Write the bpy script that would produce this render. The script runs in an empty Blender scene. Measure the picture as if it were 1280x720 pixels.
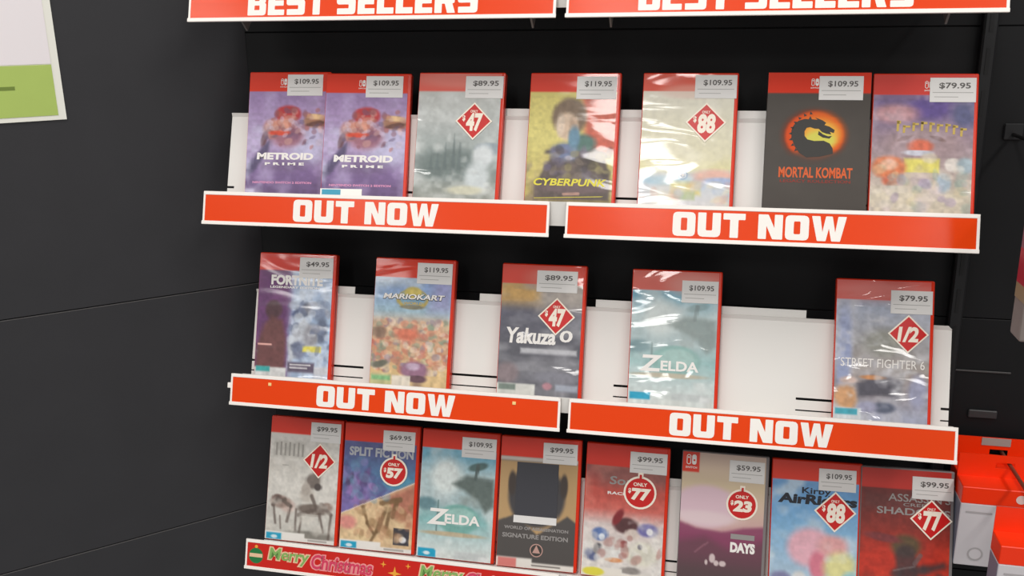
import bpy, bmesh, math, random
import numpy as np
from mathutils import Matrix, Vector, Euler

SC = bpy.context.scene
COL = SC.collection
PI = math.pi
R_ = math.radians

# ------------------------------------------------------------------ camera
cam_d = bpy.data.cameras.new('camera'); cam = bpy.data.objects.new('camera', cam_d); COL.objects.link(cam)
cam_d.sensor_width = 36.0; cam_d.lens = 1172.57 / 1280 * 36; cam_d.clip_start = 0.02
_yaw, _pit, _rol = -0.2212, -0.2707, -0.0096
_f = Vector((math.sin(_yaw)*math.cos(_pit), math.cos(_yaw)*math.cos(_pit), math.sin(_pit)))
_r0 = Vector((math.cos(_yaw), -math.sin(_yaw), 0)); _u0 = _r0.cross(_f)
_r = _r0*math.cos(_rol) + _u0*math.sin(_rol); _u = -_r0*math.sin(_rol) + _u0*math.cos(_rol)
_m = Matrix((_r, _u, -_f)).transposed().to_4x4(); _m.translation = Vector((.6165, -1.0309, .1889))
cam.matrix_world = _m
SC.camera = cam

# ------------------------------------------------------------------ world, lights, exposure
wd = bpy.data.worlds.new('store_light'); SC.world = wd; wd.use_nodes = True
wd.node_tree.nodes['Background'].inputs[0].default_value = (1.0, .98, .96, 1)
wd.node_tree.nodes['Background'].inputs[1].default_value = 0.30
def area(name, loc, rot, sx, sy, power, col=(1, .97, .93)):
    d = bpy.data.lights.new(name, 'AREA'); d.shape = 'RECTANGLE'; d.size = sx; d.size_y = sy; d.energy = power; d.color = col
    o = bpy.data.objects.new(name, d); COL.objects.link(o); o.location = loc; o.rotation_euler = rot; return o
# fluorescent ceiling panels of the shop, in rows going away from the shelves
for i, x in enumerate((-1.6, 0.2, 2.0)):
    for j, y in enumerate((-1.1, -2.7, -4.4)):
        area('ceiling_light', (x, y, 1.75), (0, 0, 0), .30, 1.2, 20)
SC.view_settings.view_transform = 'Standard'; SC.view_settings.look = 'None'
SC.view_settings.exposure = 0.0; SC.view_settings.gamma = 1.0; SC.view_settings.use_curve_mapping = False

# ------------------------------------------------------------------ helpers
def lin(c):
    return tuple(((x/255)/12.92 if x/255 <= .04045 else ((x/255+.055)/1.055)**2.4) for x in c)
_mats = {}
def mat(name, rgb, rough=.5, spec=.5, coat=0, coat_rough=.08, noise=0, nscale=40, bump=0, bscale=200, metal=0):
    if name in _mats: return _mats[name]
    m = bpy.data.materials.new(name); m.use_nodes = True; nt = m.node_tree; b = nt.nodes['Principled BSDF']
    c = lin(rgb); b.inputs['Base Color'].default_value = (*c, 1); b.inputs['Roughness'].default_value = rough
    b.inputs['Specular IOR Level'].default_value = spec; b.inputs['Metallic'].default_value = metal
    b.inputs['Coat Weight'].default_value = coat; b.inputs['Coat Roughness'].default_value = coat_rough
    tc = nt.nodes.new('ShaderNodeTexCoord')
    if noise:
        n = nt.nodes.new('ShaderNodeTexNoise'); n.inputs['Scale'].default_value = nscale; n.inputs['Detail'].default_value = 4
        nt.links.new(tc.outputs['Object'], n.inputs['Vector'])
        r = nt.nodes.new('ShaderNodeMapRange'); r.inputs['To Min'].default_value = 1-noise; r.inputs['To Max'].default_value = 1+noise
        nt.links.new(n.outputs['Fac'], r.inputs['Value'])
        mx = nt.nodes.new('ShaderNodeVectorMath'); mx.operation = 'SCALE'; mx.inputs[0].default_value = c
        nt.links.new(r.outputs['Result'], mx.inputs['Scale']); nt.links.new(mx.outputs['Vector'], b.inputs['Base Color'])
    if bump:
        n = nt.nodes.new('ShaderNodeTexNoise'); n.inputs['Scale'].default_value = bscale; n.inputs['Detail'].default_value = 3
        nt.links.new(tc.outputs['Object'], n.inputs['Vector'])
        bp = nt.nodes.new('ShaderNodeBump'); bp.inputs['Strength'].default_value = bump; bp.inputs['Distance'].default_value = .001
        nt.links.new(n.outputs['Fac'], bp.inputs['Height']); nt.links.new(bp.outputs['Normal'], b.inputs['Normal'])
    _mats[name] = m; return m

def wrap_mat(name, wrinkle, seed, coat=1.0, crough=.06, rough=.38):
    """printed sleeve (colour attribute) under a clear film whose wrinkles run mostly across the case"""
    m = bpy.data.materials.new(name); m.use_nodes = True; nt = m.node_tree; b = nt.nodes['Principled BSDF']
    a = nt.nodes.new('ShaderNodeVertexColor'); a.layer_name = 'print'
    nt.links.new(a.outputs['Color'], b.inputs['Base Color'])
    b.inputs['Roughness'].default_value = rough; b.inputs['Specular IOR Level'].default_value = .2
    b.inputs['Coat Weight'].default_value = coat; b.inputs['Coat Roughness'].default_value = crough; b.inputs['Coat IOR'].default_value = 1.48
    if wrinkle > 0:
        tc = nt.nodes.new('ShaderNodeTexCoord'); mp = nt.nodes.new('ShaderNodeMapping')
        mp.inputs['Scale'].default_value = (7, 1, 24); mp.inputs['Location'].default_value = (seed*3.1, seed, seed*1.7); mp.inputs['Rotation'].default_value = (0, R_(12), 0)
        nt.links.new(tc.outputs['Object'], mp.inputs['Vector'])
        n = nt.nodes.new('ShaderNodeTexNoise'); n.inputs['Scale'].default_value = 1.3; n.inputs['Detail'].default_value = 1.2
        n.inputs['Distortion'].default_value = .8
        nt.links.new(mp.outputs['Vector'], n.inputs['Vector'])
        bp = nt.nodes.new('ShaderNodeBump'); bp.inputs['Strength'].default_value = 1; bp.inputs['Distance'].default_value = .008*wrinkle
        nt.links.new(n.outputs['Fac'], bp.inputs['Height']); nt.links.new(bp.outputs['Normal'], b.inputs['Coat Normal'])
    return m

class MB:
    """collects faces; build() links them as one mesh object"""
    def __init__(s): s.v = []; s.f = []; s.mi = []
    def add(s, vs, fs, mi=0):
        o = len(s.v); s.v += [tuple(p) for p in vs]; s.f += [tuple(i+o for i in f) for f in fs]; s.mi += [mi]*len(fs)
    def box(s, x0, x1, y0, y1, z0, z1, mi=0):
        s.add([(x0,y0,z0),(x1,y0,z0),(x1,y1,z0),(x0,y1,z0),(x0,y0,z1),(x1,y0,z1),(x1,y1,z1),(x0,y1,z1)],
              [(0,3,2,1),(4,5,6,7),(0,1,5,4),(1,2,6,5),(2,3,7,6),(3,0,4,7)], mi)
    def bevbox(s, x0, x1, y0, y1, z0, z1, bev, seg=2, mi=0):
        bm = bmesh.new(); bmesh.ops.create_cube(bm, size=1)
        for v in bm.verts: v.co = ((x0+x1)/2+v.co.x*(x1-x0), (y0+y1)/2+v.co.y*(y1-y0), (z0+z1)/2+v.co.z*(z1-z0))
        bmesh.ops.bevel(bm, geom=bm.edges[:], offset=bev, segments=seg, profile=.5, affect='EDGES')
        bm.verts.index_update(); s.add([v.co[:] for v in bm.verts], [[v.index for v in f.verts] for f in bm.faces], mi); bm.free()
    def poly(s, pts, y, thick=0, mi=0):
        """polygon in the xz plane facing -y at depth y; thick makes a slab going to +y"""
        n = len(pts)
        ar = sum(pts[i][0]*pts[(i+1) % n][1]-pts[(i+1) % n][0]*pts[i][1] for i in range(n))
        if ar < 0: pts = pts[::-1]
        if not thick: s.add([(p[0], y, p[1]) for p in pts], [tuple(range(n))], mi); return
        s.add([(p[0], y, p[1]) for p in pts]+[(p[0], y+thick, p[1]) for p in pts],
              [tuple(range(n)), tuple(range(2*n-1, n-1, -1))]+[(i, i+n, (i+1) % n+n, (i+1) % n) for i in range(n)], mi)
    def tube(s, pts, r, n=8, mi=0):
        rings = []
        for i, p in enumerate(pts):
            p = Vector(p); d = (Vector(pts[min(i+1, len(pts)-1)])-Vector(pts[max(i-1, 0)])).normalized()
            a = d.orthogonal().normalized(); b = d.cross(a)
            rings.append([p+a*r*math.cos(2*PI*k/n)+b*r*math.sin(2*PI*k/n) for k in range(n)])
        vs = [q for g in rings for q in g]; fs = []
        for i in range(len(pts)-1):
            for k in range(n): fs.append((i*n+k, i*n+(k+1) % n, (i+1)*n+(k+1) % n, (i+1)*n+k))
        fs += [tuple(range(n-1, -1, -1)), tuple((len(pts)-1)*n+k for k in range(n))]
        s.add(vs, fs, mi)
    def mesh(s, name, mats):
        me = bpy.data.meshes.new(name); me.from_pydata(s.v, [], s.f)
        for m in (mats if isinstance(mats, (list, tuple)) else [mats]): me.materials.append(m)
        me.polygons.foreach_set('material_index', s.mi); me.update(); return me
    def build(s, name, mats, parent=None, smooth=False):
        me = s.mesh(name, mats)
        if smooth: me.polygons.foreach_set('use_smooth', [True]*len(me.polygons))
        o = bpy.data.objects.new(name, me); COL.objects.link(o)
        if parent: o.parent = parent
        return o

def tag(o, label=None, cat=None, group=None, kind=None):
    if label: o['label'] = label
    if cat: o['category'] = cat
    if group: o['group'] = group
    if kind: o['kind'] = kind
    return o
def empty(name, loc, rot=(0,0,0)):
    o = bpy.data.objects.new(name, None); o.empty_display_size = .02; COL.objects.link(o); o.location = loc; o.rotation_euler = rot; return o

# ---- lettering: font outlines turned to flat print
_tc = {}
def glyphs(txt, bold=0.0):
    k = (txt, bold)
    if k not in _tc:
        c = bpy.data.curves.new('t', 'FONT'); c.body = txt; c.offset = bold; c.resolution_u = 3; c.fill_mode = 'FRONT'
        o = bpy.data.objects.new('t', c); COL.objects.link(o)
        me = o.to_mesh(); vs = np.array([v.co[:] for v in me.vertices]); fs = [tuple(p.vertices) for p in me.polygons]
        o.to_mesh_clear(); bpy.data.objects.remove(o); bpy.data.curves.remove(c); _tc[k] = (vs, fs)
    return _tc[k]
def text(mb, txt, x0, x1, zc, h, y, bold=0.02, shear=0, mi=0):
    """fit txt into x0..x1, height h centred on zc, facing -y at depth y"""
    vs, fs = glyphs(txt, bold); vs = vs.copy()
    lo = vs.min(0); hi = vs.max(0); X = (vs[:,0]-lo[0])/(hi[0]-lo[0]); Z = (vs[:,1]-lo[1])/(hi[1]-lo[1])
    out = [(x0+(x1-x0)*a+shear*h*(b-.5), y, zc-h/2+h*b) for a, b in zip(X, Z)]
    n = [f for f in fs]
    # orientation: facing -y needs x,z counter-clockwise seen from -y, which the font already gives
    mb.add(out, n, mi)

# ---- wide square-cornered display capitals for the shelf signs
def _round(pts, r):
    out = []; n = len(pts)
    for i in range(n):
        p = Vector(pts[i][:2]); rr = pts[i][2] if len(pts[i]) > 2 else r
        a = Vector(pts[i-1][:2])-p; b = Vector(pts[(i+1) % n][:2])-p
        rr = min(rr, a.length*.45, b.length*.45); a.normalize(); b.normalize()
        for t in (0, .33, .67, 1):
            q = p+a*rr*(1-t)**2+b*rr*t**2
            out.append((q.x, q.y))
    return out
LET = {
 'O': (.94, [[(0,0,.2),(.94,0,.2),(.94,1,.2),(0,1,.2)], [(.34,.24,.05),(.60,.24,.05),(.60,.76,.05),(.34,.76,.05)]]),
 'U': (.94, [[(0,1),(.34,1),(.34,.27,.05),(.60,.27,.05),(.60,1),(.94,1),(.94,0,.22),(0,0,.22)]]),
 'T': (.90, [[(0,1),(.9,1),(.9,.74),(.62,.74),(.62,0),(.28,0),(.28,.74),(0,.74)]]),
 'N': (.98, [[(0,0),(0,1),(.40,1),(.65,.46),(.65,1),(.98,1),(.98,0),(.58,0),(.33,.54),(.33,0)]]),
 'W': (1.36, [[(0,1),(.33,1),(.43,.36),(.55,1),(.81,1),(.93,.36),(1.03,1),(1.36,1),(1.13,0),(.79,0),(.68,.52),(.57,0),(.23,0)]]),
 'B': (.9, [[(0,0),(0,1),(.88,1,.15),(.88,.54,.08),(.82,.52,.02),(.90,.48,.08),(.90,0,.15)], [(.33,.6),(.56,.6),(.56,.77),(.33,.77)], [(.33,.22),(.58,.22),(.58,.41),(.33,.41)]]),
 'E': (.8, [[(0,0),(0,1),(.8,1),(.8,.77),(.33,.77),(.33,.61),(.76,.61),(.76,.39),(.33,.39),(.33,.23),(.8,.23),(.8,0)]]),
 'S': (.9, [[(.86,1),(0,1,.15),(0,.40,.12),(.57,.40),(.57,.24),(.03,.24),(.03,0),(.9,0,.15),(.9,.62,.12),(.32,.62),(.32,.77),(.86,.77)]]),
 'L': (.78, [[(0,0),(0,1),(.33,1),(.33,.25),(.78,.25),(.78,0)]]),
 'R': (.94, [[(0,0),(0,1),(.9,1,.15),(.9,.40,.1),(.8,.38,.02),(.94,0),(.58,0),(.46,.37),(.33,.37),(.33,0)], [(.33,.57),(.57,.57),(.57,.77),(.33,.77)]]),
}
def display_text(mb, txt, xc, zc, w, h, y, mi=0):
    adv = []; x = 0
    for ch in txt:
        if ch == ' ': x += .42; continue
        adv.append((ch, x)); x += LET[ch][0]+.10
    tot = x-.10; sx = w/tot
    for ch, ax in adv:
        c = bpy.data.curves.new('t', 'CURVE'); c.dimensions = '2D'; c.fill_mode = 'FRONT'
        for loop in LET[ch][1]:
            pts = _round(loop, .03); sp = c.splines.new('POLY'); sp.points.add(len(pts)-1); sp.use_cyclic_u = True
            for p, q in zip(sp.points, pts): p.co = (q[0], q[1], 0, 1)
        o = bpy.data.objects.new('t', c); COL.objects.link(o); me = o.to_mesh()
        vs = [(xc-w/2+(ax+v.co.x)*sx, y, zc+(v.co.y-.5)*h) for v in me.vertices]; fs = [tuple(p.vertices) for p in me.polygons]
        # make every face look towards -y
        g = []
        for f in fs:
            a, b, d = (Vector(vs[i]) for i in f[:3])
            g.append(f if (b-a).cross(d-a).y < 0 else f[::-1])
        mb.add(vs, g, mi); o.to_mesh_clear(); bpy.data.objects.remove(o); bpy.data.curves.remove(c)

# ---- printed pictures: painted on a grid of vertices, u to the right, v downwards, 0..1 over the case front
class Art:
    gam = .86  # lightens every print colour, putting the haze of the film into it
    def __init__(s, base, nx=92, ny=148, seed=1):
        s.nx, s.ny = nx, ny
        s.u, s.v = np.meshgrid(np.linspace(0, 1, nx), np.linspace(0, 1, ny))
        s.c = np.zeros((ny, nx, 3)); s.c[:] = np.array(base)/255.; s.rng = np.random.default_rng(seed)
    def mix(s, a, col): a = np.clip(a, 0, 1)[..., None]; s.c = s.c*(1-a)+np.array(col)/255.*a
    def grad(s, stops):
        vs = [q[0] for q in stops]
        for k in range(3): s.c[..., k] = np.interp(s.v, vs, [q[1][k]/255. for q in stops])
    def ss(s, d, soft): t = np.clip(.5-d/max(soft, 1e-4), 0, 1); return t*t*(3-2*t)
    def blob(s, x, y, rx, ry, col, soft=.5, ang=0, a=1):
        dx = (s.u-x); dy = (s.v-y)*1.6; ry = ry*1.6; ca, sa = math.cos(R_(ang)), math.sin(R_(ang))
        d = np.sqrt(((dx*ca+dy*sa)/rx)**2+((-dx*sa+dy*ca)/ry)**2)-1
        s.mix(s.ss(d, soft)*a, col)
    def rect(s, x0, y0, x1, y1, col, soft=.012, a=1):
        d = np.maximum(np.maximum(x0-s.u, s.u-x1), np.maximum(y0-s.v, s.v-y1)); s.mix(s.ss(d, soft)*a, col)
    def poly(s, pts, col, soft=.02, a=1):
        px = [p[0] for p in pts]; py = [p[1]*1.6 for p in pts]; U, V = s.u, s.v*1.6
        ins = np.zeros(U.shape, bool); dist = np.full(U.shape, 9.); n = len(pts)
        for i in range(n):
            x0, y0, x1, y1 = px[i-1], py[i-1], px[i], py[i]
            c = ((y0 > V) != (y1 > V)) & (U < (x1-x0)*(V-y0)/((y1-y0) or 1e-9)+x0); ins ^= c
            L = (x1-x0)**2+(y1-y0)**2 or 1e-9; t = np.clip(((U-x0)*(x1-x0)+(V-y0)*(y1-y0))/L, 0, 1)
            dist = np.minimum(dist, np.hypot(U-x0-t*(x1-x0), V-y0-t*(y1-y0)))
        s.mix(s.ss(np.where(ins, -dist, dist), soft)*a, col)
    def line(s, x0, y0, x1, y1, w, col, a=1, soft=.012):
        U, V = s.u, s.v*1.6; y0 *= 1.6; y1 *= 1.6
        L = (x1-x0)**2+(y1-y0)**2 or 1e-9; t = np.clip(((U-x0)*(x1-x0)+(V-y0)*(y1-y0))/L, 0, 1)
        s.mix(s.ss(np.hypot(U-x0-t*(x1-x0), V-y0-t*(y1-y0))-w/2, soft)*a, col)
    def noise(s, sx, sy, octs=3):
        out = 0; amp = 1; tot = 0
        for o in range(octs):
            gx, gy = int(sx*2**o)+2, int(sy*2**o)+2; g = s.rng.random((gy, gx))
            X = s.u*(gx-1.001); Y = s.v*(gy-1.001); i = X.astype(int); j = Y.astype(int); fx = X-i; fy = Y-j
            fx = fx*fx*(3-2*fx); fy = fy*fy*(3-2*fy)
            out = out+amp*((g[j,i]*(1-fx)+g[j,i+1]*fx)*(1-fy)+(g[j+1,i]*(1-fx)+g[j+1,i+1]*fx)*fy); tot += amp; amp *= .55
        return out/tot
    def clouds(s, col, sx=3, sy=4, lo=.45, hi=.7, a=1, mask=1): n = s.noise(sx, sy); s.mix(np.clip((n-lo)/(hi-lo), 0, 1)*a*mask, col)
    def below(s, v0, soft=.1): return np.clip((s.v-v0)/soft+.5, 0, 1)
    def tex(s, amp=.25, sx=22, sy=34, v0=.16):
        n = s.noise(sx, sy, 2); s.c = np.clip(s.c*(1+.42*amp*(n-.5)*2*s.below(v0, .02))[..., None], 0, 1)
    def crowd(s, pal, y0, y1, n, r, x0=0, x1=1, a=.8, soft=.6):
        for _ in range(n):
            s.blob(s.rng.uniform(x0, x1), s.rng.uniform(y0, y1), r*s.rng.uniform(.5, 1.3), r*s.rng.uniform(.4, 1.), pal[s.rng.integers(len(pal))], soft, s.rng.uniform(0, 180), a)
    def band(s, h=.135, col=(218, 40, 14)): s.rect(-1, -1, 2, h, col, .008)
    def rating(s, col, h=.06, w=.22, strip=True):
        if strip: s.rect(-.1, 1-h-.012, .55, 1.1, (226, 222, 216)); s.rect(.5, 1-h*.62, 1.1, 1.1, (222, 218, 212)); s.rect(.60, 1-h*.5, .86, 1-h*.28, (120, 116, 112), .012, .7)
        s.rect(.03, 1-h, .03+w, .99, col); s.blob(.03+w/2, 1-h*.5, .045, .014, (206, 226, 234), .6)
    def mesh(s, x0, x1, z0, z1, y, W, H, name, m, vis=1):
        X = np.linspace(x0, x1, s.nx); Z = np.linspace(z1, z0, s.ny)
        # sample art at the true place of the grid on the case front
        XX, ZZ = np.meshgrid(X, Z); vs = np.stack([XX, np.full(XX.shape, y), ZZ], -1).reshape(-1, 3)
        iu = np.clip((XX+W/2)/W*(s.nx-1), 0, s.nx-1); fv = 1-ZZ/H; gam = s.gam; fv = np.where(fv < .15, fv, .15+(fv-.15)*.85/(vis-.15)); iv = np.clip(fv*(s.ny-1), 0, s.ny-1)
        c = s.c[np.rint(iv).astype(int), np.rint(iu).astype(int)].reshape(-1, 3)**gam
        cl = np.where(c <= .04045, c/12.92, ((c+.055)/1.055)**2.4)
        idx = np.arange(s.nx*s.ny).reshape(s.ny, s.nx)
        f = np.stack([idx[:-1,:-1], idx[1:,:-1], idx[1:,1:], idx[:-1,1:]], -1).reshape(-1, 4)
        me = bpy.data.meshes.new(name); me.vertices.add(len(vs)); me.vertices.foreach_set('co', vs.ravel())
        me.loops.add(f.size); me.loops.foreach_set('vertex_index', f.ravel().astype(np.int32))
        me.polygons.add(len(f)); me.polygons.foreach_set('loop_start', (np.arange(len(f))*4).astype(np.int32)); me.polygons.foreach_set('loop_total', np.full(len(f), 4, np.int32))
        me.update(calc_edges=True)
        at = me.color_attributes.new('print', 'FLOAT_COLOR', 'POINT'); at.data.foreach_set('color', np.concatenate([cl, np.ones((len(cl), 1))], 1).astype(np.float32).ravel())
        me.materials.append(m); return me

# ------------------------------------------------------------------ materials
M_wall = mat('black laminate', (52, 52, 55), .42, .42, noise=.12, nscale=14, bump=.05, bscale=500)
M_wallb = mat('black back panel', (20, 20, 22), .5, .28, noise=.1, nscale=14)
M_groove = mat('groove', (12, 12, 13), .6)
M_edge_glint = mat('panel edge highlight', (92, 90, 90), .4)
M_tray = mat('white powder coated steel', (228, 226, 222), .4, .5, noise=.02, nscale=8)
M_steel = mat('grey steel', (120, 116, 112), .38, .5)
M_frame = mat('white plastic frame', (252, 246, 240), .35)
M_sign = mat('orange red glossy print', (234, 66, 2), .34, .2, coat=.22, coat_rough=.16, bump=.25, bscale=28)
M_xmas = mat('christmas red print', (206, 30, 18), .3, .5)
M_white = mat('white print', (250, 246, 240), .4)
M_case = mat('red case plastic', (218, 48, 18), .25, .4)
M_clear = mat('smoky clear case plastic', (128, 122, 122), .18, .6)
M_card = mat('dark card', (58, 54, 50), .5)
M_stick = mat('silver price label', (226, 224, 222), .4, noise=.02, nscale=50)
M_ink = mat('grey ink', (92, 88, 86), .5)
M_inkf = mat('faint ink', (165, 162, 160), .5)
M_tagred = mat('discount red', (206, 22, 20), .3, coat=.4)
M_tagw = mat('discount cream', (250, 238, 222), .35)
def ink(name, rgb): return mat('ink '+name, rgb, .4, .4)
I_w = ink('white', (238, 234, 230)); I_p = ink('pink', (222, 150, 190)); I_y = ink('yellow', (226, 214, 70)); I_o = ink('orange', (214, 92, 36))
I_r = ink('dark red', (140, 44, 30)); I_gold = ink('gold', (196, 168, 84)); I_k = ink('black', (40, 42, 50)); I_g = ink('grey', (150, 146, 144)); I_s = ink('silver', (176, 178, 184))

# ------------------------------------------------------------------ the setting
TH = R_(44.5); CX, CY = .012, .112                  # corner where the splayed left wall meets the back wall
GROOVES = (.186, -.1445, -.475, -.80)
def wall(name, x0, x1, m, place, edge, grooves):
    """black board wall, four boards high, each board a piece with a bevelled edge"""
    w = MB(); w.box(x0, x1, .006, .03, -1.4, 1.5); o = w.build(name, M_groove); o.matrix_world = place; o['kind'] = 'structure'
    zs = (1.5,)+grooves+(-1.4,)
    for a, b in zip(zs[:-1], zs[1:]):
        p = MB(); p.bevbox(x0, x1, 0, .0065, b+.0005, a-.0005, .0006, 1); q = p.build('panel', m, o)
        if edge:
            e = MB(); e.box(x0, x1, -.0003, .001, a-.0014, a-.0006); e.build('panel_edge_highlight', M_edge_glint, q)  # pale strip: highlight along the groove put into the colour
    return o
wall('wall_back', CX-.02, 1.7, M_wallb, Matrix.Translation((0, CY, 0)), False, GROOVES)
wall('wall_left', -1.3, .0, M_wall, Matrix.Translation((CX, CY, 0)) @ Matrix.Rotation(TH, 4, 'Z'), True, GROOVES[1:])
t = MB(); t.bevbox(.884, .899, CY-.014, CY-.0005, -1.3, 1.4, .002, 1)
for k in range(40): t.box(.8895, .8935, CY-.0146, CY-.0135, -.9+k*.045, -.872+k*.045, 1)
tag(t.build('trim_1', [mat('black upright steel', (24, 24, 26), .45), M_groove]), kind='structure')

t = MB(); t.bevbox(.90, .962, CY-.0022, CY-.0002, -.2105, -.2085, .0004, 1)
tag(t.build('trim_2', mat('dull edge strip', (70, 68, 68), .4)), kind='structure')
t = MB(); t.bevbox(.921, .953, CY-.004, CY-.0002, -.268, -.258, .001, 1)
tag(t.build('trim_3', mat('dull rail clip', (58, 57, 58), .3)), kind='structure')

# ------------------------------------------------------------------ display trays
Z = {0: .2377, 1: 0.0, 2: -.2366, 3: -.4754}        # top of the sign strips of each row
FL = {0: -.0245, 1: -.0245, 2: -.0162, 3: -.0072}   # tray floor below it
X0 = {0: .0144, 1: .0144, 2: .0275, 3: .037}
TW = .8515; LEAN = R_(18.2)
def tray(k, label):
    root = tag(empty('display_tray', (X0[k], .0, Z[k]+FL[k])), label, 'shelf tray', 'white display trays')
    pt = .0012
    f = MB(); f.box(0, TW, .0006, .0212, -.0015, 0); f.build('tray_floor', M_tray, root)
    l = MB(); l.box(0, TW, .0006, .0018, 0, -FL[k]-.0008); l.box(0, TW, .0006, .0018, -.004, -.0015); l.build('front_lip', M_tray, root)
    # back panel as a sheet with real slots cut through it
    slots = [(-.01, .009), (.06, .155), (.165, .335), (.475, .59), (.6865, .80), (.843, .87)]
    xs = sorted({0, TW, TW-.004}|{min(max(v, 0), TW) for s in slots for v in s}); ss = [0, .0118, .0134, .0244, .0272, .1145, .1195]
    vs = {}; b = MB(); fs = []
    def vid(i, j):
        if (i, j) not in vs:
            s = ss[j]; x = xs[i]; y = .0208+s*math.sin(LEAN); z = s*math.cos(LEAN)
            if j == len(ss)-1: y -= .0024; 
            if j == len(ss)-1 and i == len(xs)-1: z -= .004
            vs[(i, j)] = len(b.v); b.v.append((x, y, z))
        return vs[(i, j)]
    for i in range(len(xs)-1):
        for j in range(len(ss)-1):
            xm = (xs[i]+xs[i+1])/2
            if j in (1, 3) and any(p < xm < q for p, q in slots): continue
            fs.append((vid(i, j), vid(i+1, j), vid(i+1, j+1), vid(i, j+1)))
    b.f = fs; b.mi = [0]*len(fs)
    o = b.build('back_panel', M_tray, root)
    md = o.modifiers.new('sheet', 'SOLIDIFY'); md.thickness = pt; md.offset = -1
    n = Vector((0, math.cos(LEAN), -math.sin(LEAN)))
    for (a, c) in ((.05, .136), (.302, .42), (.448, .694)):
        h = MB(); s0, s1 = .108, .1285
        q0 = Vector((0, .0208+s0*math.sin(LEAN), s0*math.cos(LEAN)))+n*.0016; q1 = Vector((0, .0208+s1*math.sin(LEAN), s1*math.cos(LEAN)))+n*.0016
        vsq = []
        for q in (q0, q1, q1+n*.001, q0+n*.001): vsq += [(a, q.y, q.z), (c, q.y, q.z)]
        h.add(vsq, [(0,1,3,2),(2,3,5,4),(4,5,7,6),(6,7,1,0),(0,2,4,6),(1,7,5,3)]); h.build('hook_tab', M_tray, root)
    for x in (.043, .390, .477, .8175):
        a = MB(); t_ = .0022
        pr = [(.006, -.0016), (.0975, -.0016), (.0975, -.009), (.046, -.0105), (.031, -.025)]
        a.add([(x-t_/2, p[0], p[1]) for p in pr]+[(x+t_/2, p[0], p[1]) for p in pr],
              [tuple(range(4, -1, -1)), tuple(range(5, 10))]+[(i, (i+1) % 5, (i+1) % 5+5, i+5) for i in range(5)])
        a.build('bracket', M_steel, root)
    return root
tray(0, 'white slotted steel tray behind the topmost signs, cut by the top of the picture')
tray(1, 'white slotted steel tray holding the upper row of seven game cases')
tray(2, 'white slotted steel tray holding five widely spaced game cases, its right end bare')
tray(3, 'white slotted steel tray holding the bottom row of eight game cases')

# ------------------------------------------------------------------ sign strips
SL, SH, TILT = .43, .0403, R_(-16.3)
def sign(x, k, label, words, width, hfrac, extra=None):
    root = tag(empty('sale_sign', (x, -.0022, Z[k]), (TILT, 0, 0)), label, 'sign', 'sign strips on the tray fronts')
    b = MB(); b.box(0, SL, .0008, .0022, -SH, 0); b.build('backing', M_frame, root)
    f = MB(); f.bevbox(0, SL, -.0004, .001, -.0044, 0, .0004, 1); f.bevbox(-.0012, SL+.0004, -.0004, .001, -SH-.0002, -SH+.0042, .0004, 1)
    f.bevbox(0, .0026, -.0003, .001, -SH, 0, .0003, 1); f.bevbox(SL-.0030, SL, -.0003, .001, -SH, 0, .0003, 1); f.build('border', M_frame, root)
    if words == 'merry':
        i = MB(); i.box(.0026, SL-.003, .0002, .0008, -SH+.004, -.004); i.build('insert', M_xmas, root); xmas(root)
    else:
        i = MB(); i.box(.0026, SL-.003, .0002, .0008, -SH+.004, -.004); i.build('insert', M_sign, root)
        t = MB(); display_text(t, words, SL*.487, -SH*.505, width, SH*hfrac, .0001); t.build('lettering', M_white, root)
    return root
def xmas(root):
    g = MB(); y = .0001
    G, P, CR, GD, DG, PO = range(6)
    ms = [ink('leaf green', (132, 178, 96)), ink('christmas pink', (214, 62, 96)), ink('cream outline', (236, 196, 160)), ink('gold star', (240, 170, 60)), ink('bauble green', (38, 120, 66)), ink('pink outline', (240, 150, 150))]
    def disc(cx, cz, r, mi, yy, n=20): g.poly([(cx+r*math.cos(2*PI*i/n), cz+r*math.sin(2*PI*i/n)) for i in range(n)], yy, 0, mi)
    disc(.0155, -.0215, .0105, DG, y); g.box(.006, .025, .00005, .00012, -.0235, -.0185, CR); disc(.0155, -.0092, .0022, GD, y)
    for ox in (.033, .246):
        text(g, 'Merry', ox, ox+.061, -.0185, .0235, y, .10, .15, CR); text(g, 'Merry', ox+.002, ox+.059, -.0185, .0205, y-.0001, .02, .15, G)
        text(g, 'Christmas', ox+.061, ox+.151, -.0205, .0225, y, .10, .12, PO); text(g, 'Christmas', ox+.063, ox+.149, -.0205, .0195, y-.0001, .02, .12, P)
        for sx, sz, r in ((ox+.164, -.013, .0045), (ox+.180, -.0235, .0095), (ox+.198, -.012, .004)):
            if sx+r > SL-.005: continue
            g.poly([(sx+(r if i % 2 == 0 else r*.28)*math.cos(PI/4*i), sz+(r if i % 2 == 0 else r*.28)*math.sin(PI/4*i)) for i in range(8)], y, 0, GD)
    g.build('lettering', ms, root)
sign(.0075, 0, 'orange BEST SELLERS strip, left one of the two at the top edge of the picture', 'BEST SELLERS', .270, .68)
sign(.4487, 0, 'orange BEST SELLERS strip, right one of the two at the top edge of the picture', 'BEST SELLERS', .268, .68)
sign(.0, 1, 'orange OUT NOW strip under the two matching purple game cases', 'OUT NOW', .181, .655)
sign(.4487, 1, 'orange OUT NOW strip under the case with the dragon emblem', 'OUT NOW', .181, .655)
s_ = sign(.0136, 2, 'orange OUT NOW strip with two pale tape dots, left one of the lower pair', 'OUT NOW', .181, .655)
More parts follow.
